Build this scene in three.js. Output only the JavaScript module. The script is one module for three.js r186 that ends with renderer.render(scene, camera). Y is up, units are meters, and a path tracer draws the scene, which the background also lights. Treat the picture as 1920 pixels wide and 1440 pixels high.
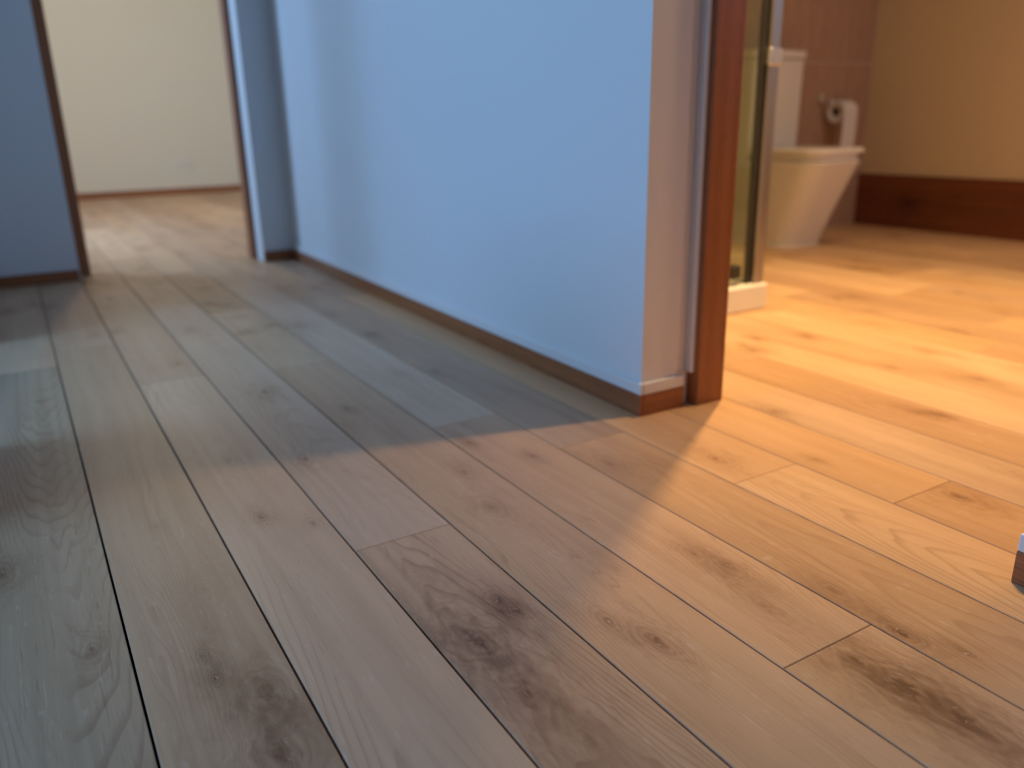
import * as THREE from 'three';
import { RoundedBoxGeometry } from 'three/addons/geometries/RoundedBoxGeometry.js';
import { mergeGeometries, mergeVertices, toCreasedNormals } from 'three/addons/utils/BufferGeometryUtils.js';
import { RectAreaLightUniformsLib } from 'three/addons/lights/RectAreaLightUniformsLib.js';
RectAreaLightUniformsLib.init();

// ───────────── camera, sky, daylight, exposure ─────────────
const scene = new THREE.Scene();
const renderer = new THREE.WebGLRenderer();
renderer.toneMapping = THREE.LinearToneMapping;
renderer.toneMappingExposure = 1.0;
renderer.shadowMap.enabled = true;

const camera = new THREE.PerspectiveCamera(50.75, 4 / 3, 0.05, 60);
camera.position.set(0, 0.57, 0);
{
  const right = new THREE.Vector3(0.85520584, -0.01978232, 0.51791083);
  const up = new THREE.Vector3(0.17565408, 0.95119535, -0.25371846);
  const back = new THREE.Vector3(-0.48761523, 0.30795466, 0.81694266);
  camera.quaternion.setFromRotationMatrix(new THREE.Matrix4().makeBasis(right, up, back));
}
camera.focus = 0.95;
camera.userData.fStop = 2.6;
scene.add(camera);

const SKY = new THREE.Color().setRGB(0.28, 0.56, 1.0);
const WARM = new THREE.Color().setRGB(1.0, 0.62, 0.25);
scene.background = SKY.clone().multiplyScalar(0.5);

// daylight entering at each glazed opening (position = centre of the glass, facing the room)
function daylight(name, w, h, pos, target, power) {
  const l = new THREE.RectAreaLight(SKY, power, w, h);
  l.name = name; l.position.set(...pos); l.lookAt(...target); scene.add(l);
}
daylight('living_window_daylight', 1.66, 1.42, [-2.46, 1.35, -2.0], [5, 1.35, -2.0], 7.4);
daylight('bedroom_window_daylight', 0.70, 1.62, [-0.93, 1.25, -5.12], [5, 1.25, -5.12], 15.0);
daylight('bathroom_window_daylight', 1.02, 0.92, [3.2, 1.5, 0.33], [3.2, 1.5, -5], 1.8);

// ───────────── helpers ─────────────
function rng(seed) { let s = seed >>> 0; return () => { s = (s + 0x6D2B79F5) >>> 0; let t = s; t = Math.imul(t ^ (t >>> 15), t | 1); t ^= t + Math.imul(t ^ (t >>> 7), t | 61); return ((t ^ (t >>> 14)) >>> 0) / 4294967296; }; }
const taken = {};
function numbered(n) { const k = taken[n] = (taken[n] ?? -1) + 1; return k ? `${n}_${String(k).padStart(3, '0')}` : n; }
function shade(o) { o.castShadow = true; o.receiveShadow = true; return o; }
function mesh(name, geo, mat, parent = scene) {
  const g = Array.isArray(geo) ? mergeGeometries(geo.map((x) => x.index ? x.toNonIndexed() : x)) : geo;
  const m = shade(new THREE.Mesh(g, mat)); m.name = parent === scene ? numbered(name) : name; parent.add(m); return m;
}
function group(name, pos = [0, 0, 0]) { const g = new THREE.Group(); g.name = numbered(name); g.position.set(...pos); scene.add(g); return g; }
function tag(o, label, category, kind, grp) { Object.assign(o.userData, { label, category }); if (kind) o.userData.kind = kind; if (grp) o.userData.group = grp; return o; }
const struct = (o, label, category) => tag(o, label, category, 'structure');

// box mapping in metres; u runs along the chosen axis
function boxUV(g, along = 'x') {
  const p = g.attributes.position, n = g.attributes.normal, uv = new Float32Array(p.count * 2);
  for (let i = 0; i < p.count; i++) {
    const c = [p.getX(i), p.getY(i), p.getZ(i)], m = [Math.abs(n.getX(i)), Math.abs(n.getY(i)), Math.abs(n.getZ(i))];
    const d = m.indexOf(Math.max(...m)), a = 'xyz'.indexOf(along), rest = [0, 1, 2].filter((k) => k !== d);
    const u = rest.includes(a) ? a : rest[0], v = rest.find((k) => k !== u);
    uv[2 * i] = c[u]; uv[2 * i + 1] = c[v];
  }
  g.setAttribute('uv', new THREE.BufferAttribute(uv, 2)); return g;
}
// the hall wall runs slightly out of square with the boards
function skew(g) { const p = g.attributes.position; for (let i = 0; i < p.count; i++) { const z = p.getZ(i); if (z < -1.18) p.setX(i, p.getX(i) - (z + 1.18) * 0.0155); } g.computeVertexNormals(); return g; }
function bx(x0, x1, y0, y1, z0, z1, along = 'x', r = 0) {
  const w = x1 - x0, h = y1 - y0, d = z1 - z0;
  const g = r ? new RoundedBoxGeometry(w, h, d, 2, r) : new THREE.BoxGeometry(w, h, d);
  g.translate((x0 + x1) / 2, (y0 + y1) / 2, (z0 + z1) / 2);
  return boxUV(g, along);
}
// flat piece with chamfered upper edges: top at y = 0, x across, z along; uv 0..1
function slab(w, l, t, c) {
  const a = w / 2, b = l / 2, P = [], U = [], N = (pts) => { const [p, q, r, s] = pts; for (const k of [p, q, r, p, r, s]) { P.push(...k); U.push((k[2] + b) / l, (k[0] + a) / w); } };
  const T = [[-a + c, 0, b - c], [a - c, 0, b - c], [a - c, 0, -b + c], [-a + c, 0, -b + c]];
  const M = [[-a, -c, b], [a, -c, b], [a, -c, -b], [-a, -c, -b]];
  const B = M.map(([x, , z]) => [x, -t, z]);
  N(T);
  for (let i = 0; i < 4; i++) { const j = (i + 1) % 4; N([M[i], M[j], T[j], T[i]]); N([B[i], B[j], M[j], M[i]]); }
  N([B[3], B[2], B[1], B[0]]);
  const g = new THREE.BufferGeometry();
  g.setAttribute('position', new THREE.Float32BufferAttribute(P, 3)); g.setAttribute('uv', new THREE.Float32BufferAttribute(U, 2));
  g.computeVertexNormals(); return g;
}

// value noise
const HN = 4096, HT = (() => { const r = rng(911), a = new Float32Array(HN); for (let i = 0; i < HN; i++) a[i] = r(); return a; })();
function noise(x, y, s = 0) {
  const xi = Math.floor(x), yi = Math.floor(y); let fx = x - xi, fy = y - yi; fx = fx * fx * (3 - 2 * fx); fy = fy * fy * (3 - 2 * fy);
  const h = (i, j) => HT[(Math.imul(i, 374761393) + Math.imul(j, 668265263) + Math.imul(s, 97531) ^ (Math.imul(i + s, 2246822519) >>> 13)) & (HN - 1)];
  const a = h(xi, yi), b = h(xi + 1, yi), c = h(xi, yi + 1), d = h(xi + 1, yi + 1);
  return a + (b - a) * fx + (c - a) * fy + (a - b - c + d) * fx * fy;
}
const fbm = (x, y, s) => 0.5 * noise(x, y, s) + 0.3 * noise(x * 2.1, y * 2.1, s + 7) + 0.2 * noise(x * 4.3, y * 4.3, s + 13);
const sm = (a, b, x) => { const t = Math.min(1, Math.max(0, (x - a) / (b - a))); return t * t * (3 - 2 * t); };
function texture(data, w, h, srgb, wrap = THREE.ClampToEdgeWrapping) {
  const t = new THREE.DataTexture(data, w, h, THREE.RGBAFormat); t.magFilter = THREE.LinearFilter; t.minFilter = THREE.LinearMipmapLinearFilter; t.generateMipmaps = true;
  t.wrapS = t.wrapT = wrap; if (srgb) t.colorSpace = THREE.SRGBColorSpace; t.needsUpdate = true; return t;
}

// Timber: L x W metres of board; knots are [u, v, radius, strength] in metres from the far end and the left edge
function timber({ seed, L, W, w, h, base, knots = [], grain = 0.5, arch = 0, archV = 0.5, mottle = 0.5, flecks = 1, dark = [0.62, 0.53, 0.46], depth = 1 }) {
  const col = new Uint8Array(w * h * 4), hgt = new Uint8Array(w * h * 4), r = rng(seed * 7919 + 3), S = seed * 31;
  const fl = [];
  for (const k of knots) for (let i = 0; i < (k[3] > 0.55 ? 2 : 0); i++) fl.push([k[0] + (r() - 0.5) * k[2] * 1.4, k[1] + (r() - 0.5) * k[2] * 0.8, 0.0008 + r() * 0.0012, r() * 6.3]);
  const v0 = archV * W;
  for (let i = 0; i < w; i++) {
    const u = (i + 0.5) / w * L;
    const drift = 0.02 * (noise(u * 1.7, 3.3, S) - 0.5);
    for (let j = 0; j < h; j++) {
      const v = (j + 0.5) / h * W;
      let bend = 0, kd = 0, ring = 0, core = 0;
      for (const [ku, kv, kr, ks] of knots) {
        const du = (u - ku) / 2.1, dv = v - kv; if (du * du + dv * dv > kr * kr * 30) continue;
        const wob = 0.55 + 0.9 * fbm(u * 34 + kr * 90, v * 62, S + 3), d = Math.sqrt(du * du + dv * dv) / kr * wob;
        const e = Math.exp(-d * d * 0.8);
        bend += Math.sign(dv + 1e-5) * kr * 1.1 * e * ks;
        kd += ks * (0.55 * Math.exp(-d * d * 0.16) * sm(0.2, 0.8, fbm(u * 12, v * 34, S + 9)) + 0.45 * Math.exp(-d * d * 0.9));
        ring += ks * Math.exp(-d * d * 0.3) * (0.5 + 0.5 * Math.sin(d * 11 + 5 * noise(u * 45, v * 60, S + 5)));
        core += ks * sm(0.42, 0.12, d + 0.22 * (noise(u * 220, v * 260, S + 21) - 0.5));
      }
      const vv = v + drift - bend;
      const wp = fbm(u * 2.2, vv * 16, S + 1);
      const q = (vv - v0) / W;
      const phase = arch ? (q * q * 9 - u * 6.5 * arch + wp * 1.0 + 0.3 * noise(u * 9, vv * 60, S + 11)) : (vv * 70 + wp * 4.5 + u * 0.5);
      let ph = phase * 2.3; ph -= Math.floor(ph);
      const line = sm(0.55, 0.93, ph) * (1 - sm(0.93, 1.0, ph)) * sm(0.30, 0.72, fbm(u * 1.6 + 9, vv * 14, S + 17));
      const fibre = noise(u * 7, vv * 620, S + 23) * 0.6 + noise(u * 26, vv * 1300, S + 29) * 0.4 - 0.5;
      const streak = noise(u * 1.8, vv * 105, S + 31) - 0.5;
      const pore = sm(0.80, 0.93, noise(u * 30, vv * 900, S + 37)) * sm(0.35, 0.7, noise(u * 3, vv * 40, S + 41));
      const blot = fbm(u * 3.2, vv * 13, S + 43) - 0.5;
      let D = depth * (grain * (0.34 * line + 0.15 * fibre + 0.26 * streak + 0.22 * pore) + mottle * (0.42 * blot) + kd * 0.54 + ring * 0.32 + core * 0.62);
      let bright = 0;
      const pale = sm(0.86, 0.97, noise(u * 42, vv * 330, S + 47)) * 0.15 * flecks; bright += pale;
      for (const [fu, fv, fr, fa] of fl) { const a = u - fu, b = v - fv; if (a * a + b * b > 6e-5) continue; const ca = Math.cos(fa), sa = Math.sin(fa), x = a * ca + b * sa, y = -a * sa + b * ca; bright += 0.38 * flecks * sm(1, 0.4, Math.hypot(x / (fr * 2.4), y / (fr * 0.7))); }
      const t = Math.min(1.15, Math.max(-0.35, D)), o = (j * w + i) * 4;
      for (let c = 0; c < 3; c++) {
        let x = base[c] * (1 + (dark[c] - 1) * t); x += (235 - x) * Math.min(0.7, bright);
        col[o + c] = Math.max(0, Math.min(255, x));
      }
      col[o + 3] = 255;
      const hh = Math.max(0, Math.min(255, 170 + 46 * fibre - 70 * pore - 34 * line - 60 * core)); hgt[o] = hgt[o + 1] = hgt[o + 2] = hh; hgt[o + 3] = 255;
    }
  }
  return { map: texture(col, w, h, true), bump: texture(hgt, w, h, false) };
}

// ───────────── materials ─────────────
const std = (o) => new THREE.MeshStandardMaterial(o);
function plasterBump() {
  const n = 256, d = new Uint8Array(n * n * 4);
  for (let i = 0; i < n; i++) for (let j = 0; j < n; j++) { const a = noise(i * 0.25, j * 0.25, 5) * 0.6 + noise(i * 0.7, j * 0.7, 9) * 0.4; d.set([a * 255, a * 255, a * 255, 255], (j * n + i) * 4); }
  const t = texture(d, n, n, false, THREE.RepeatWrapping); t.repeat.set(4, 4); return t;
}
const PB = plasterBump();
const M = {
  white: std({ color: new THREE.Color().setRGB(0.78, 0.79, 0.80), roughness: 0.75, bumpMap: PB, bumpScale: 0.0003 }),
  cap: std({ color: new THREE.Color().setRGB(0.80, 0.80, 0.80), roughness: 0.45 }),
  cream: std({ color: new THREE.Color().setRGB(0.80, 0.73, 0.56), roughness: 0.8, bumpMap: PB, bumpScale: 0.0003 }),
  bathCream: std({ color: new THREE.Color().setRGB(0.72, 0.60, 0.40), roughness: 0.7, bumpMap: PB, bumpScale: 0.0003 }),
  ceiling: std({ color: new THREE.Color().setRGB(0.8, 0.8, 0.78), roughness: 0.9 }),
  sub: std({ color: new THREE.Color().setRGB(0.012, 0.010, 0.008), roughness: 0.95 }),
  grout: std({ color: new THREE.Color().setRGB(0.66, 0.56, 0.48), roughness: 0.9 }),
  china: new THREE.MeshPhysicalMaterial({ color: new THREE.Color().setRGB(0.82, 0.80, 0.76), roughness: 0.22, clearcoat: 0.6, clearcoatRoughness: 0.08 }),
  seat: std({ color: new THREE.Color().setRGB(0.86, 0.85, 0.84), roughness: 0.28 }),
  acrylic: std({ color: new THREE.Color().setRGB(0.84, 0.83, 0.80), roughness: 0.3 }),
  chrome: std({ color: new THREE.Color().setRGB(0.78, 0.78, 0.80), roughness: 0.22, metalness: 1 }),
  satin: std({ color: new THREE.Color().setRGB(0.42, 0.40, 0.40), roughness: 0.34, metalness: 1 }),
  gasket: std({ color: new THREE.Color().setRGB(0.03, 0.028, 0.02), roughness: 0.6 }),
  paper: std({ color: new THREE.Color().setRGB(0.85, 0.83, 0.80), roughness: 0.95 }),
  card: std({ color: new THREE.Color().setRGB(0.40, 0.29, 0.18), roughness: 0.95 }),
  glass: new THREE.MeshPhysicalMaterial({ color: new THREE.Color().setRGB(0.93, 0.97, 0.90), roughness: 0.02, transmission: 1, thickness: 0, ior: 1.5 }),
  ivory: std({ color: new THREE.Color().setRGB(0.80, 0.73, 0.60), roughness: 0.4 }),
  upvc: std({ color: new THREE.Color().setRGB(0.75, 0.76, 0.77), roughness: 0.4 }),
  carpet: std({ color: new THREE.Color().setRGB(0.22, 0.21, 0.19), roughness: 1 }),
  grass: std({ color: new THREE.Color().setRGB(0.10, 0.20, 0.05), roughness: 1 }),
};
const tileTex = (() => {
  const n = 256, d = new Uint8Array(n * n * 4);
  for (let i = 0; i < n; i++) for (let j = 0; j < n; j++) { const a = fbm(i / 22, j / 9, 77) - 0.5, b = noise(i * 0.9, j * 0.9, 78) - 0.5, k = 1 + 0.14 * a + 0.05 * b; d.set([184 * k, 152 * k, 128 * k, 255], (j * n + i) * 4); }
  return texture(d, n, n, true);
})();
M.tile = std({ map: tileTex, roughness: 0.32 });
const trimTex = timber({ seed: 3, L: 1.6, W: 0.2, w: 1024, h: 128, base: [158, 97, 58], grain: 1.0, mottle: 0.5, flecks: 0.2, dark: [0.55, 0.42, 0.34], arch: 0 });
const bathTex = timber({ seed: 8, L: 1.6, W: 0.3, w: 1024, h: 192, base: [122, 68, 38], grain: 1.0, mottle: 0.7, flecks: 0.1, dark: [0.5, 0.38, 0.30], knots: [[0.62, 0.13, 0.03, 0.9], [1.2, 0.2, 0.015, 0.5]] });
for (const t of [trimTex, bathTex]) for (const k of ['map', 'bump']) { t[k].wrapS = t[k].wrapT = THREE.RepeatWrapping; }
trimTex.map.repeat.set(1 / 1.6, 1 / 0.2); trimTex.bump.repeat.set(1 / 1.6, 1 / 0.2);
bathTex.map.repeat.set(1 / 1.6, 1 / 0.3); bathTex.bump.repeat.set(1 / 1.6, 1 / 0.3);
M.trim = std({ map: trimTex.map, bumpMap: trimTex.bump, bumpScale: 0.0003, roughness: 0.42 });
M.bathWood = std({ map: bathTex.map, bumpMap: bathTex.bump, bumpScale: 0.0003, roughness: 0.5 });

// ───────────── walls and ceiling ─────────────
const H = 2.4, WX = 1.010, WB = 1.105, DZ0 = -1.188, DZ1 = -0.442, FZ = -3.65, FZB = -3.77, LX = -0.14, LXB = -0.44;
const BZ = -2.908, BX = 3.96, RZ = -8.1;
struct(mesh('wall_right', [skew(bx(WX, WB, 0, H, FZ, DZ0, 'z')), bx(WX, WB, 2.06, H, DZ0, DZ1, 'z'), bx(WX, WB, 0, H, DZ1, 1.6, 'z')], M.white), 'long white painted hall wall ending at the bathroom doorway, blue in daylight', 'wall');
struct(mesh('wall_far', [bx(-1.7, 0.18, 0, H, FZB, FZ), bx(0.91, 3.2, 0, H, FZB, FZ), bx(0.18, 0.91, 2.06, H, FZB, FZ)], M.white), 'shaded white wall at the end of the hall around the bedroom doorway', 'wall');
struct(mesh('wall_left', [bx(LXB, LX, 0, H, FZ, -2.65, 'z'), bx(-0.24, LX, 0, 0.48, -1.74, -1.40, 'z'), bx(LXB, LX, 0, H, 0.6, 1.6, 'z'), bx(LXB, LX, 2.1, H, -2.65, 0.6, 'z')], M.white), 'white hall wall with a low half-height pier in the wide opening to the living room', 'wall');
struct(mesh('wall_back', bx(-2.56, WB, -0.06, H, 1.6, 1.72), M.white), 'white wall closing the hall behind the viewer', 'wall');
struct(mesh('wall_bathroom_side', bx(BX, BX + 0.12, -0.06, H, -3.02, 0.42, 'z'), M.bathCream), 'beige bathroom wall above the tall dark wooden board', 'wall');
struct(mesh('wall_bathroom_front', [bx(WB, BX, -0.06, 1.0, 0.303, 0.42), bx(WB, BX, 2.0, H, 0.3, 0.42), bx(WB, 2.65, 1.0, 2.0, 0.3, 0.42), bx(3.75, BX, 1.0, 2.0, 0.3, 0.42)], M.bathCream), 'beige bathroom wall opposite the tiled wall', 'wall');
struct(mesh('wall_bedroom_far', bx(-1.02, 3.32, -0.06, H, RZ - 0.12, RZ), M.cream), 'cream bedroom wall seen through the far doorway', 'wall');
struct(mesh('wall_bedroom_left', [bx(-1.02, -0.9, -0.06, H, RZ, -5.5, 'z'), bx(-1.02, -0.9, 0, H, -4.74, FZB, 'z'), bx(-1.02, -0.9, -0.06, 0.4, -5.5, -4.74, 'z'), bx(-1.02, -0.9, 2.1, H, -5.5, -4.74, 'z')], M.cream), 'cream bedroom wall with the window', 'wall');
struct(mesh('wall_bedroom_right', bx(3.2, 3.32, -0.06, H, RZ, FZ, 'z'), M.cream), 'cream bedroom wall opposite the window', 'wall');
struct(mesh('ceiling', [bx(-1.82, BX + 0.12, H, H + 0.1, RZ - 0.12, 1.72), bx(-2.56, -1.82, H, H + 0.1, FZB, 1.72)], M.ceiling), 'flat white ceiling over hall, bathroom and bedroom', 'ceiling');

struct(mesh('wall_living_far', bx(-2.56, -1.82, 0, H, FZB, FZ), M.white), 'white living room wall beyond the hall openings', 'wall');
struct(mesh('wall_living_left', [bx(-2.56, -2.44, 0, 0.6, FZ, 1.6, 'z'), bx(-2.56, -2.44, 2.1, H, FZ, 1.6, 'z'), bx(-2.56, -2.44, 0.6, 2.1, FZ, -2.88, 'z'), bx(-2.56, -2.44, 0.6, 2.1, -1.12, 1.6, 'z')], M.white), 'white living room wall with the wide window', 'wall');
struct(mesh('floor_living', bx(-2.44, LXB, -0.06, -0.001, FZ, 1.6, 'z'), M.carpet), 'plain grey carpet of the living room', 'floor');
// tiled bathroom wall: backing and one mesh per tile
{
  const w = group('wall_bathroom_far'); struct(w, 'taupe tiled bathroom wall behind the toilet', 'wall');
  mesh('backing', bx(WB, BX, -0.06, H, -3.02, BZ + 0.0095), M.grout, w);
  const TW = 0.30, TH = 0.60, j = 0.005, c0 = 3.43;
  for (let x = c0 - 8 * TW; x < BX - 0.01; x += TW) for (const y0 of [-0.38, 0.22, 0.82, 1.42, 2.02]) {
    const xa = Math.max(x, WB + 0.002) + j / 2, xb = Math.min(x + TW, BX - 0.002) - j / 2, ya = Math.max(0.003, y0 + j / 2), yb = Math.min(H - 0.003, y0 + TH - j / 2);
    if (xb - xa < 0.02 || yb - ya < 0.02) continue;
    const g = slab(xb - xa, yb - ya, 0.012, 0.0012); g.rotateX(Math.PI / 2); g.translate((xa + xb) / 2, (ya + yb) / 2, BZ + 0.012);
    mesh('tile', g, M.tile, w);
  }
}

// ───────────── floor: one mesh per plank ─────────────
const floor = group('floor'); struct(floor, 'light oak plank floor running through hall, bathroom and bedroom', 'floor');
mesh('subfloor', [bx(LXB, 1.06, -0.06, -0.0165, RZ, 1.6, 'z'), bx(-0.9, LXB, -0.06, -0.0165, RZ, FZ, 'z'), bx(1.06, 3.2, -0.06, -0.0165, RZ, FZ, 'z'), bx(1.06, BX, -0.06, -0.0165, -3.02, 0.42, 'z')], M.sub, floor);
const PX = 0.02434, PW = 0.150326;
const oak = [[198, 163, 128], [190, 154, 119], [206, 172, 137], [182, 146, 113], [194, 161, 130], [201, 164, 125], [186, 152, 121], [211, 176, 140]];
const plain = oak.map((base, i) => {
  const r = rng(500 + i), kn = [];
  for (let k = 0; k < 4; k++) kn.push([0.1 + r() * 1.3, 0.02 + r() * 0.11, 0.008 + r() * 0.016, 0.3 + r() * 0.45]);
  const t = timber({ seed: 40 + i, L: 1.5, W: 0.15, w: 1024, h: 128, base, knots: kn, arch: i % 2 ? 0.5 : 0, archV: 0.3 + r() * 0.4, mottle: 0.7 });
  return std({ map: t.map, bumpMap: t.bump, bumpScale: 0.0004, roughness: 0.46 });
});
// near planks: strip -> list of [far end z, near end z, options]; knots as [x fraction across, z, radius, strength]
const near = {
  '-1': [[-2.3, 0.3, { base: [174, 150, 121], arch: -0.9, archV: 0.70, grain: 0.95, knots: [[0.76, -0.936, 0.012, 0.55], [0.15, -1.19, 0.016, 0.7]] }]],
  0: [[-2.45, -0.1, { base: [190, 158, 125], knots: [[0.46, -0.855, 0.006, 0.5], [0.48, -0.806, 0.007, 0.65], [0.76, -0.75, 0.022, 0.5], [0.70, -0.66, 0.026, 0.75], [0.66, -1.0, 0.016, 0.2], [0.5, -1.22, 0.01, 0.15]] }]],
  1: [[-2.0, 0.0, { base: [207, 174, 142], arch: 0.55, archV: 0.35, grain: 0.6, knots: [[0.44, -1.163, 0.011, 0.6], [0.86, -1.1, 0.010, 0.55], [0.5, -1.42, 0.02, 0.35]] }]],
  2: [[-2.9, -0.984, { base: [202, 172, 144], arch: 0.7, archV: 0.6, knots: [[0.28, -1.352, 0.016, 0.6], [0.6, -1.78, 0.02, 0.55], [0.36, -2.5, 0.018, 0.5]] }],
    [-0.984, 1.0, { base: [192, 158, 126], arch: 0.8, archV: 0.35, grain: 0.9, knots: [[0.29, -0.713, 0.026, 0.9], [0.72, -0.769, 0.012, 0.8], [0.78, -0.737, 0.009, 0.6], [0.28, -0.60, 0.032, 0.5], [0.42, -0.52, 0.03, 0.3]] }]],
  3: [[-1.95, 0.1, { base: [197, 160, 125], mottle: 0.8, knots: [[0.34, -1.567, 0.014, 0.6], [0.7, -1.14, 0.013, 0.5], [0.52, -1.0, 0.02, 0.4], [0.3, -0.659, 0.011, 0.6], [0.46, -0.6, 0.013, 0.85], [0.85, -0.75, 0.02, 0.2]] }]],
  4: [[-3.2, -1.36, { base: [206, 176, 148], knots: [[0.3, -2.37, 0.018, 0.6], [0.6, -1.75, 0.014, 0.3]] }],
    [-1.36, -0.487, { base: [202, 164, 128], mottle: 0.8, knots: [[0.17, -1.252, 0.010, 0.6], [0.6, -1.132, 0.008, 0.5], [0.70, -0.674, 0.012, 0.7], [0.60, -0.72, 0.012, 0.4], [0.5, -0.58, 0.02, 0.35]] }],
    [-0.487, 1.2, { base: [198, 160, 122], knots: [[0.55, -0.40, 0.028, 0.9], [0.52, -0.455, 0.016, 0.6], [0.6, -0.345, 0.022, 0.7]] }]],
  5: [[-1.80, -1.135, { base: [184, 152, 122], mottle: 1.0, knots: [[0.15, -1.70, 0.02, 0.5]] }],
    [-1.135, 0.6, { base: [194, 155, 116], mottle: 0.9, arch: 0.5, archV: 0.6, knots: [[0.22, -1.03, 0.018, 0.45], [0.07, -0.456, 0.014, 0.8], [0.27, -0.399, 0.006, 0.6], [0.15, -0.56, 0.02, 0.4]] }]],
  6: [[-2.7, -0.852, { base: [202, 162, 122], knots: [[0.33, -0.945, 0.018, 0.55], [0.5, -1.03, 0.008, 0.3]] }], [-0.852, 1.0, { base: [208, 170, 130], arch: 0.9, archV: 0.5, grain: 0.7 }]],
  7: [[-2.6, -0.667, { base: [200, 160, 119], knots: [[0.27, -0.844, 0.007, 0.6]] }], [-0.667, 0.3, { base: [194, 154, 114], knots: [[0.70, -0.627, 0.022, 0.7]] }]],
};
function plank(k, z0, z1, mat) {
  const gap = k < 4 ? 0.0028 : 0.0021, l = z1 - z0 - 0.0008, xa = PX + k * PW + gap / 2, xb = Math.min(PX + (k + 1) * PW - gap / 2, BX - 0.002), g = slab(xb - xa, l, 0.015, 0.0009);
  g.translate((xa + xb) / 2, 0, (z0 + z1) / 2);
  mesh('plank', g, mat, floor);
}
{
  const R = rng(77);
  let seed = 100;
  for (let k = -12; k <= 26; k++) {
    const xm = PX + (k + 0.5) * PW; if (xm < -0.85 || xm > BX + 0.06) continue;
    const runs = [];
    if (xm > LXB && xm < 1.08) runs.push([RZ, 1.58]);
    else { if (xm < 3.2) runs.push([RZ, FZ - 0.02]); if (xm > 1.06) runs.push([-2.9, 0.3]); }
    for (const [a, b] of runs) {
      const cuts = (near[k] || []).filter(([z0, z1]) => z0 >= a - 0.5 && z1 <= b + 0.5);
      for (const [z0, z1, o] of cuts) {
        const za = Math.max(a, z0), zb = Math.min(b, z1), L = zb - za;
        const t = timber({ seed: seed++, L, W: 0.15, w: Math.min(2048, Math.ceil(L * 1100 / 64) * 64), h: 224, mottle: 0.6, ...o, knots: (o.knots || []).map(([f, z, r, s]) => [z - za, f * 0.15, r, s]) });
        plank(k, za, zb, std({ map: t.map, bumpMap: t.bump, bumpScale: 0.0004, roughness: 0.46 }));
      }
      const fill = (p, q) => { let z = p; while (q - z > 0.02) { let l = 0.8 + R() * 1.1; if (q - z - l < 0.4) l = q - z; if (l > 2.2) l = (q - z) / 2; plank(k, z, z + l, plain[Math.floor(R() * plain.length)]); z += l; } };
      if (cuts.length) { fill(a, Math.max(a, cuts[0][0])); fill(Math.min(b, cuts[cuts.length - 1][1]), b); } else { const first = a + R() * 0; fill(first, b); }
    }
  }
}

// ───────────── skirting, reveals and door linings ─────────────
const SH = 0.0445, SC = 0.069, SX = 1.002, SZ = -1.180;
function skirting(name, label, pieces, capPieces) {
  const g = group(name); struct(g, label, 'skirting');
  const fit = name === 'baseboard_right' ? skew : (q) => q;
  for (const p of pieces) mesh('board', fit(bx(...p, 0.0015)), M.trim, g);
  for (const p of capPieces) mesh('capping', fit(bx(...p, 0.003)), M.cap, g).userData.label = 'white painted capping strip';
  return g;
}
skirting('baseboard_right', 'red-brown wooden skirting with white capping along the blue hall wall', [
  [SX, WX, 0, SH, FZ + 0.008, -1.7205, 'z'], [SX, WX, 0, SH, -1.7195, SZ, 'z'], [SX + 0.0085, 1.118, 0, SH, DZ0, SZ, 'x']],
  [[SX, WX, SH, SC, FZ + 0.008, SZ, 'z'], [SX + 0.0085, 1.118, SH, SC, DZ0, SZ, 'x']]);
skirting('baseboard_near', 'short end of dark skirting with pale capping at the right edge of the view', [
  [SX, WX, 0, SH, -0.45, 1.59, 'z'], [SX + 0.0085, 1.118, 0, SH, -0.45, DZ1, 'x']], [[SX, WX, SH, SC, -0.45, 1.59, 'z'], [SX + 0.0085, 1.118, SH, SC, -0.45, DZ1, 'x']]);
skirting('baseboard_far', 'dark wooden skirting under the shaded wall at the end of the hall', [[LX, 0.176, 0, SH, FZ, FZ + 0.008, 'x'], [0.913, SX + 0.037, 0, SH, FZ, FZ + 0.008, 'x']], []);
skirting('baseboard_left', 'wooden skirting along the outer hall wall', [[LX, LX + 0.008, 0, SH, FZ + 0.01, -2.66, 'z'], [LX, LX + 0.008, 0, SH, -1.735, -1.405, 'z']], []);
skirting('baseboard_bedroom', 'orange-brown wooden skirting below the cream bedroom wall', [[-0.9, 3.2, 0, 0.055, RZ, RZ + 0.014, 'x']], []);
{
  const g = group('baseboard_bathroom'); struct(g, 'tall dark wooden board along the foot of the beige bathroom wall', 'skirting');
  mesh('board', bx(BX - 0.022, BX, 0, 0.268, -2.895, 0.29, 'z', 0.003), M.bathWood, g);
}
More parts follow.
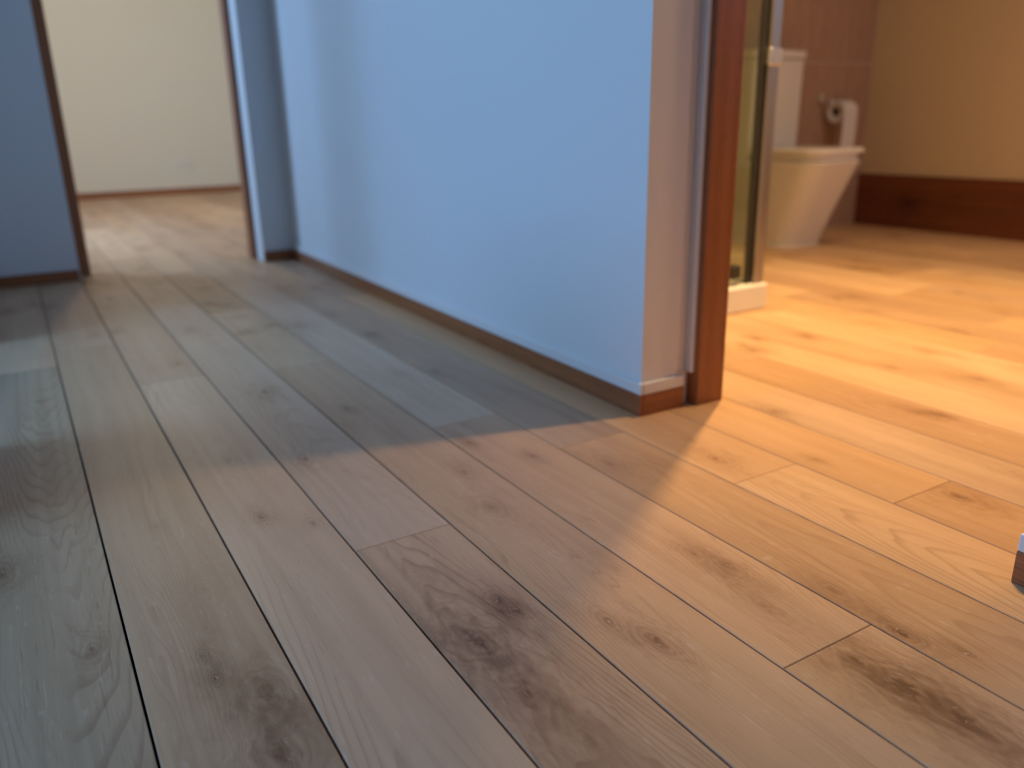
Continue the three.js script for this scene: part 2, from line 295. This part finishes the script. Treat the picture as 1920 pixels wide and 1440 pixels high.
// wooden door linings, set behind the plastered reveals
{
  const g = group('trim_1'); struct(g, 'orange-brown wooden door lining around the bathroom doorway', 'door frame');
  mesh('jamb', bx(1.142, 1.215, 0, 2.04, -1.215, -1.166, 'y', 0.002), M.trim, g);
  mesh('jamb', bx(1.142, 1.215, 0, 2.04, -0.464, -0.415, 'y', 0.002), M.trim, g);
  mesh('head', bx(1.142, 1.215, 2.04, 2.075, -1.215, -0.415, 'z', 0.002), M.trim, g);
  for (const [a, b] of [[-1.24, -1.199], [-0.431, -0.39]]) mesh('packer', bx(WB, 1.142, 0, H, a, b, 'y'), M.cap, g).userData.label = 'shadowed recess between plaster and lining';
  mesh('bead', bx(1.132, 1.1425, 0.070, 2.04, -1.20, -1.178, 'y', 0.003), M.cap, g).userData.label = 'narrow painted bead beside the lining';
}
{
  const g = group('trim_2'); struct(g, 'wooden door lining around the bedroom doorway', 'door frame');
  mesh('jamb', bx(0.150, 0.226, 0, 2.04, -3.845, FZB, 'y', 0.002), M.trim, g);
  mesh('jamb', bx(0.890, 0.940, 0, 2.04, -3.845, FZB, 'y', 0.002), M.trim, g);
  mesh('head', bx(0.150, 0.940, 2.04, 2.075, -3.845, FZB, 'x', 0.002), M.trim, g);
}

// ───────────── glazing (left of the view and in the bedroom) ─────────────
function glazingZ(name, label, z, x0, x1, y0, y1) {
  const g = group(name); struct(g, label, 'window'); const f = 0.04, d = 0.03;
  mesh('frame', [bx(x0, x0 + f, y0, y1, z - d, z + d, 'y'), bx(x1 - f, x1, y0, y1, z - d, z + d, 'y'), bx(x0 + f, x1 - f, y0, y0 + f, z - d, z + d), bx(x0 + f, x1 - f, y1 - f, y1, z - d, z + d)], M.upvc, g);
  mesh('pane', new THREE.PlaneGeometry(x1 - x0 - 2 * f, y1 - y0 - 2 * f).translate((x0 + x1) / 2, (y0 + y1) / 2, z), M.glass, g);
}
function glazing(name, label, x, z0, z1, y0, y1, mullions) {
  const g = group(name); struct(g, label, 'window'); const f = 0.045, d = 0.03;
  mesh('frame', [bx(x - d, x + d, y0, y1, z0, z0 + f, 'y'), bx(x - d, x + d, y0, y1, z1 - f, z1, 'y'), bx(x - d, x + d, y0, y0 + f, z0 + f, z1 - f, 'z'), bx(x - d, x + d, y1 - f, y1, z0 + f, z1 - f, 'z')], M.upvc, g);
  const zs = [z0 + f, ...mullions, z1 - f];
  for (const z of mullions) mesh('mullion', bx(x - d, x + d, y0 + f, y1 - f, z - 0.025, z + 0.025, 'y'), M.upvc, g);
  for (let i = 0; i + 1 < zs.length; i++) mesh('pane', new THREE.PlaneGeometry(zs[i + 1] - zs[i], y1 - y0 - 2 * f).rotateY(Math.PI / 2).translate(x, (y0 + y1) / 2, (zs[i] + zs[i + 1]) / 2), M.glass, g);
}
glazing('window_1', 'wide living room window facing the garden', -2.50, -2.88, -1.12, 0.6, 2.1, [-2.0]);
glazing('window_2', 'bedroom window in the cream wall', -0.97, -5.5, -4.74, 0.4, 2.1, []);
glazingZ('window_3', 'small bathroom window opposite the tiled wall', 0.37, 2.65, 3.75, 1.0, 2.0);
tag(mesh('lawn', bx(-16, -2.7, -0.3, -0.08, RZ - 4, 8, 'z'), M.grass), 'green lawn outside the living room window', 'lawn', 'structure');

// ───────────── toilet ─────────────
function outline(hw, zb, zf, r, n = 8) {            // plan outline: square back, rounded front corners (x, z)
  const p = [[-hw, zb]], rr = Math.min(r, hw);
  for (let i = 0; i <= n; i++) { const a = Math.PI - i / n * Math.PI / 2; p.push([-hw + rr + rr * Math.cos(a), zf - rr + rr * Math.sin(a)]); }
  for (let i = 0; i <= n; i++) { const a = Math.PI / 2 - i / n * Math.PI / 2; p.push([hw - rr + rr * Math.cos(a), zf - rr + rr * Math.sin(a)]); }
  p.push([hw, zb]); return p;
}
function loft(rows) {                                // rows: [y, outline]; capped at both ends
  const P = [], I = [], n = rows[0][1].length;
  for (const [y, o] of rows) for (const [x, z] of o) P.push(x, y, z);
  for (let r = 0; r + 1 < rows.length; r++) for (let i = 0; i < n; i++) { const j = (i + 1) % n, a = r * n + i, b = r * n + j, c = a + n, d = b + n; I.push(a, b, d, a, d, c); }
  for (const [r, flip] of [[0, true], [rows.length - 1, false]]) {
    const o = rows[r][1], cx = o.reduce((s, q) => s + q[0], 0) / n, cz = o.reduce((s, q) => s + q[1], 0) / n, c = P.length / 3; P.push(cx, rows[r][0], cz);
    for (let i = 0; i < n; i++) { const j = (i + 1) % n; flip ? I.push(c, r * n + j, r * n + i) : I.push(c, r * n + i, r * n + j); }
  }
  const g = new THREE.BufferGeometry(); g.setAttribute('position', new THREE.Float32BufferAttribute(P, 3)); g.setIndex(I);
  const f = toCreasedNormals(g, 0.6); boxUV(f); return f;
}
{
  const t = group('toilet', [3.088, 0, -2.894]); tag(t, 'white square-fronted toilet with closed lid and cistern against the tiled wall', 'toilet');
  const pan = [];
  for (let i = 0; i <= 10; i++) { const s = i / 10, e = Math.pow(s, 1.12); pan.push([0.004 + s * 0.372, outline(0.140 + 0.036 * e, 0.002, 0.386 + 0.160 * e, 0.085 + 0.01 * s)]); }
  pan.push([0.382, outline(0.173, 0.002, 0.543, 0.095)]);
  mesh('pan', loft([[0, outline(0.143, 0.002, 0.389, 0.085)], ...pan]), M.china, t);
  mesh('seat', loft([[0.384, outline(0.160, 0.17, 0.530, 0.09)], [0.387, outline(0.163, 0.17, 0.534, 0.09)], [0.409, outline(0.163, 0.17, 0.534, 0.09)], [0.411, outline(0.160, 0.17, 0.530, 0.09)]]), M.seat, t);
  mesh('lid', loft([[0.413, outline(0.176, 0.17, 0.549, 0.085)], [0.415, outline(0.179, 0.168, 0.552, 0.088)], [0.430, outline(0.179, 0.168, 0.552, 0.088)], [0.434, outline(0.174, 0.172, 0.547, 0.085)]]), M.seat, t);
  for (const x of [-0.08, 0.08]) mesh('hinge', new THREE.CylinderGeometry(0.011, 0.011, 0.05, 14).rotateZ(Math.PI / 2).translate(x, 0.408, 0.168), M.chrome, t);
  const c = mesh('cistern', loft([[0.382, outline(0.158, 0.002, 0.152, 0.025)], [0.41, outline(0.162, 0.002, 0.157, 0.025)], [0.815, outline(0.166, 0.002, 0.16, 0.025)]]), M.china, t);
  mesh('cistern_lid', loft([[0.819, outline(0.166, 0.0, 0.160, 0.025)], [0.823, outline(0.172, 0.0, 0.167, 0.028)], [0.850, outline(0.172, 0.0, 0.167, 0.028)], [0.856, outline(0.166, 0.002, 0.161, 0.025)]]), M.china, c);
  mesh('flush_button', new THREE.CylinderGeometry(0.022, 0.022, 0.008, 24).translate(0, 0.859, 0.085), M.chrome, c);
}
// toilet roll and its holder on the tiled wall
{
  const x = 3.66, y = 0.60, z = -2.896;
  const h = group('toilet_roll_holder', [x, y, z]); tag(h, 'chrome toilet roll holder fixed to the tiled wall', 'roll holder');
  mesh('wall_plate', new THREE.CylinderGeometry(0.028, 0.03, 0.012, 28).rotateX(Math.PI / 2).translate(-0.085, 0.055, 0.006), M.chrome, h);
  mesh('arm', new THREE.TubeGeometry(new THREE.CatmullRomCurve3([[-0.085, 0.055, 0.01], [-0.085, 0.055, 0.05], [-0.085, 0.04, 0.066], [-0.08, 0.008, 0.07], [-0.066, 0, 0.07], [0.06, 0, 0.07]].map((a) => new THREE.Vector3(...a))), 40, 0.006, 10), M.chrome, h);
  const r = group('toilet_roll', [x, y, z + 0.07]); tag(r, 'white toilet roll with a hanging sheet beside the cistern', 'toilet roll');
  const ring = new THREE.LatheGeometry([[0.021, -0.052], [0.052, -0.052], [0.054, -0.050], [0.054, 0.050], [0.052, 0.052], [0.021, 0.052], [0.021, -0.052]].map((a) => new THREE.Vector2(...a)), 40).rotateZ(Math.PI / 2).translate(0, -0.0145, 0);
  mesh('paper', ring, M.paper, r);
  mesh('core', new THREE.CylinderGeometry(0.0208, 0.0208, 0.104, 28, 1, true).rotateZ(Math.PI / 2).translate(0, -0.0145, 0), M.card, r).userData.label = 'brown cardboard core';
  const s = new THREE.BoxGeometry(0.1, 0.20, 0.0012, 6, 12, 1), p = s.attributes.position; for (let i = 0; i < p.count; i++) { const yy = p.getY(i); p.setZ(i, p.getZ(i) + 0.054 - 0.006 * Math.pow((0.1 - yy) / 0.2, 2)); p.setY(i, yy - 0.112); } s.computeVertexNormals();
  mesh('hanging_sheet', s, M.paper, r);
}

// ───────────── shower ─────────────
{
  const x0 = 1.137, x1 = 1.955, z0 = -2.893, z1 = -1.715, h = 0.081, e = 0.05;
  const t = group('shower_tray', [x0, 0, z1]); tag(t, 'white rectangular shower tray beside the bathroom doorway', 'shower tray');
  const W = x1 - x0, D = z0 - z1;
  mesh('rim', [bx(0, W, 0, h, -e, 0, 'x', 0.008), bx(0, W, 0, h, D, D + e, 'x', 0.008), bx(0, e, 0, h, D + e - 0.01, -e + 0.01, 'z', 0.008), bx(W - e, W, 0, h, D + e - 0.01, -e + 0.01, 'z', 0.008)], M.acrylic, t);
  mesh('basin', bx(e - 0.01, W - e + 0.01, 0, 0.05, D + e - 0.01, -e + 0.01), M.acrylic, t);
  mesh('drain', new THREE.CylinderGeometry(0.05, 0.055, 0.008, 32).translate(W / 2, 0.054, D / 2), M.chrome, t);
  const s = group('shower_enclosure', [x1, h, z1]); tag(s, 'glass shower enclosure with satin metal corner post on the white tray', 'shower screen');
  const T = 1.95 - h, px = -0.012;
  mesh('corner_post', bx(px - 0.040, px, 0, T, -0.050, -0.010, 'y', 0.006), M.satin, s);
  mesh('door_seal', bx(px - 0.060, px - 0.0405, 0, T, -0.040, -0.026, 'y', 0.003), M.gasket, s).userData.label = 'dark strip seal along the glass edge';
  mesh('front_pane', new THREE.BoxGeometry(W - 0.1, T - 0.01, 0.006).translate(px - 0.061 - (W - 0.1) / 2, T / 2 + 0.003, -0.033), M.glass, s);
  mesh('side_pane', new THREE.BoxGeometry(0.006, T - 0.01, -D - 0.075).translate(px - 0.02, T / 2 + 0.003, -0.052 + (D + 0.075) / 2), M.glass, s);
  mesh('wall_profile', bx(-W, -W + 0.025, 0, T, -0.046, -0.020, 'y', 0.003), M.satin, s);
  mesh('top_rail', [bx(-W + 0.025, px - 0.04, T - 0.004, T + 0.022, -0.045, -0.02, 'x', 0.003), bx(px - 0.032, px - 0.008, T - 0.004, T + 0.022, D + 0.02, -0.05, 'z', 0.003)], M.satin, s);
  mesh('pivot_hinge', bx(px - 0.13, px - 0.092, 0.022, 0.062, -0.050, -0.016, 'x', 0.004), M.gasket, s).userData.label = 'small dark pivot hinge low on the glass';
  mesh('clamp', bx(px - 0.046, px + 0.006, 0.625, 0.675, -0.056, -0.004, 'y', 0.006), M.chrome, s);
}

// ───────────── bedroom socket ─────────────
{
  const g = group('wall_socket', [1.40, 0.265, RZ]); tag(g, 'white double wall socket low on the cream bedroom wall', 'socket');
  mesh('plate', bx(-0.073, 0.073, -0.043, 0.043, 0, 0.009, 'x', 0.003), M.ivory, g);
  for (const s of [-1, 1]) { mesh('rocker_switch', bx(s * 0.052 - 0.007, s * 0.052 + 0.007, 0.004, 0.026, 0.0085, 0.012, 'x', 0.001), M.upvc, g); mesh('pin_hole', [bx(s * 0.03 - 0.002, s * 0.03 + 0.002, -0.004, 0.006, 0.008, 0.0095), bx(s * 0.03 - 0.013, s * 0.03 - 0.007, -0.026, -0.022, 0.008, 0.0095), bx(s * 0.03 + 0.007, s * 0.03 + 0.013, -0.026, -0.022, 0.008, 0.0095)], M.gasket, g); }
}

// ───────────── lamps ─────────────
const lensMat = std({ color: 0xffffff, emissive: WARM, emissiveIntensity: 6 });
function downlight(x, z, power, angle, blend, label) {
  const g = group('downlight', [x, H, z]); tag(g, label, 'ceiling light', null, 'bathroom downlights');
  mesh('trim_ring', new THREE.LatheGeometry([[0.030, -0.002], [0.033, -0.006], [0.043, -0.006], [0.045, 0], [0.030, 0], [0.030, -0.002]].map((a) => new THREE.Vector2(...a)), 40), M.satin, g);
  mesh('lamp_lens', new THREE.CylinderGeometry(0.0298, 0.0298, 0.002, 32).translate(0, -0.0015, 0), lensMat, g);
  const l = new THREE.SpotLight(WARM, power, 0, angle, blend, 2); l.name = 'downlight_beam'; l.position.set(x, H - 0.012, z); l.target.position.set(x, 0, z); l.castShadow = true; l.shadow.radius = 1.5; scene.add(l, l.target);
}
downlight(1.80, -1.56, 23.5, 0.72, 1.0, 'recessed downlight over the floor before the shower tray');
downlight(1.62, -1.033, 8.8, 0.70, 1.0, 'recessed downlight just inside the bathroom doorway');
downlight(3.20, -0.655, 8, 0.95, 0.9, 'added recessed downlight nearest the beige bathroom wall');  // unseen extra lamp, added to spread the doorway light and warm this side
downlight(3.05, -1.75, 1.6, 0.95, 0.8, 'recessed downlight in front of the toilet');
{
  const g = group('ceiling_lamp', [0.6, H, -5.8]); tag(g, 'round opal ceiling lamp in the bedroom', 'ceiling light');
  mesh('lamp_base', new THREE.CylinderGeometry(0.09, 0.09, 0.03, 36).translate(0, -0.015, 0), M.cap, g);
  mesh('opal_shade', new THREE.LatheGeometry([[0.001, -0.115], [0.07, -0.11], [0.125, -0.085], [0.15, -0.05], [0.14, -0.03], [0.09, -0.028]].map((a) => new THREE.Vector2(...a)), 40), std({ color: 0xffffff, emissive: WARM, emissiveIntensity: 2.5 }), g);
  const l = new THREE.PointLight(new THREE.Color().setRGB(1, 0.72, 0.40), 3.4, 0, 2); l.name = 'ceiling_lamp_glow'; l.position.set(0.6, H - 0.07, -5.8); l.castShadow = true; l.shadow.radius = 4; scene.add(l);
}

renderer.render(scene, camera);
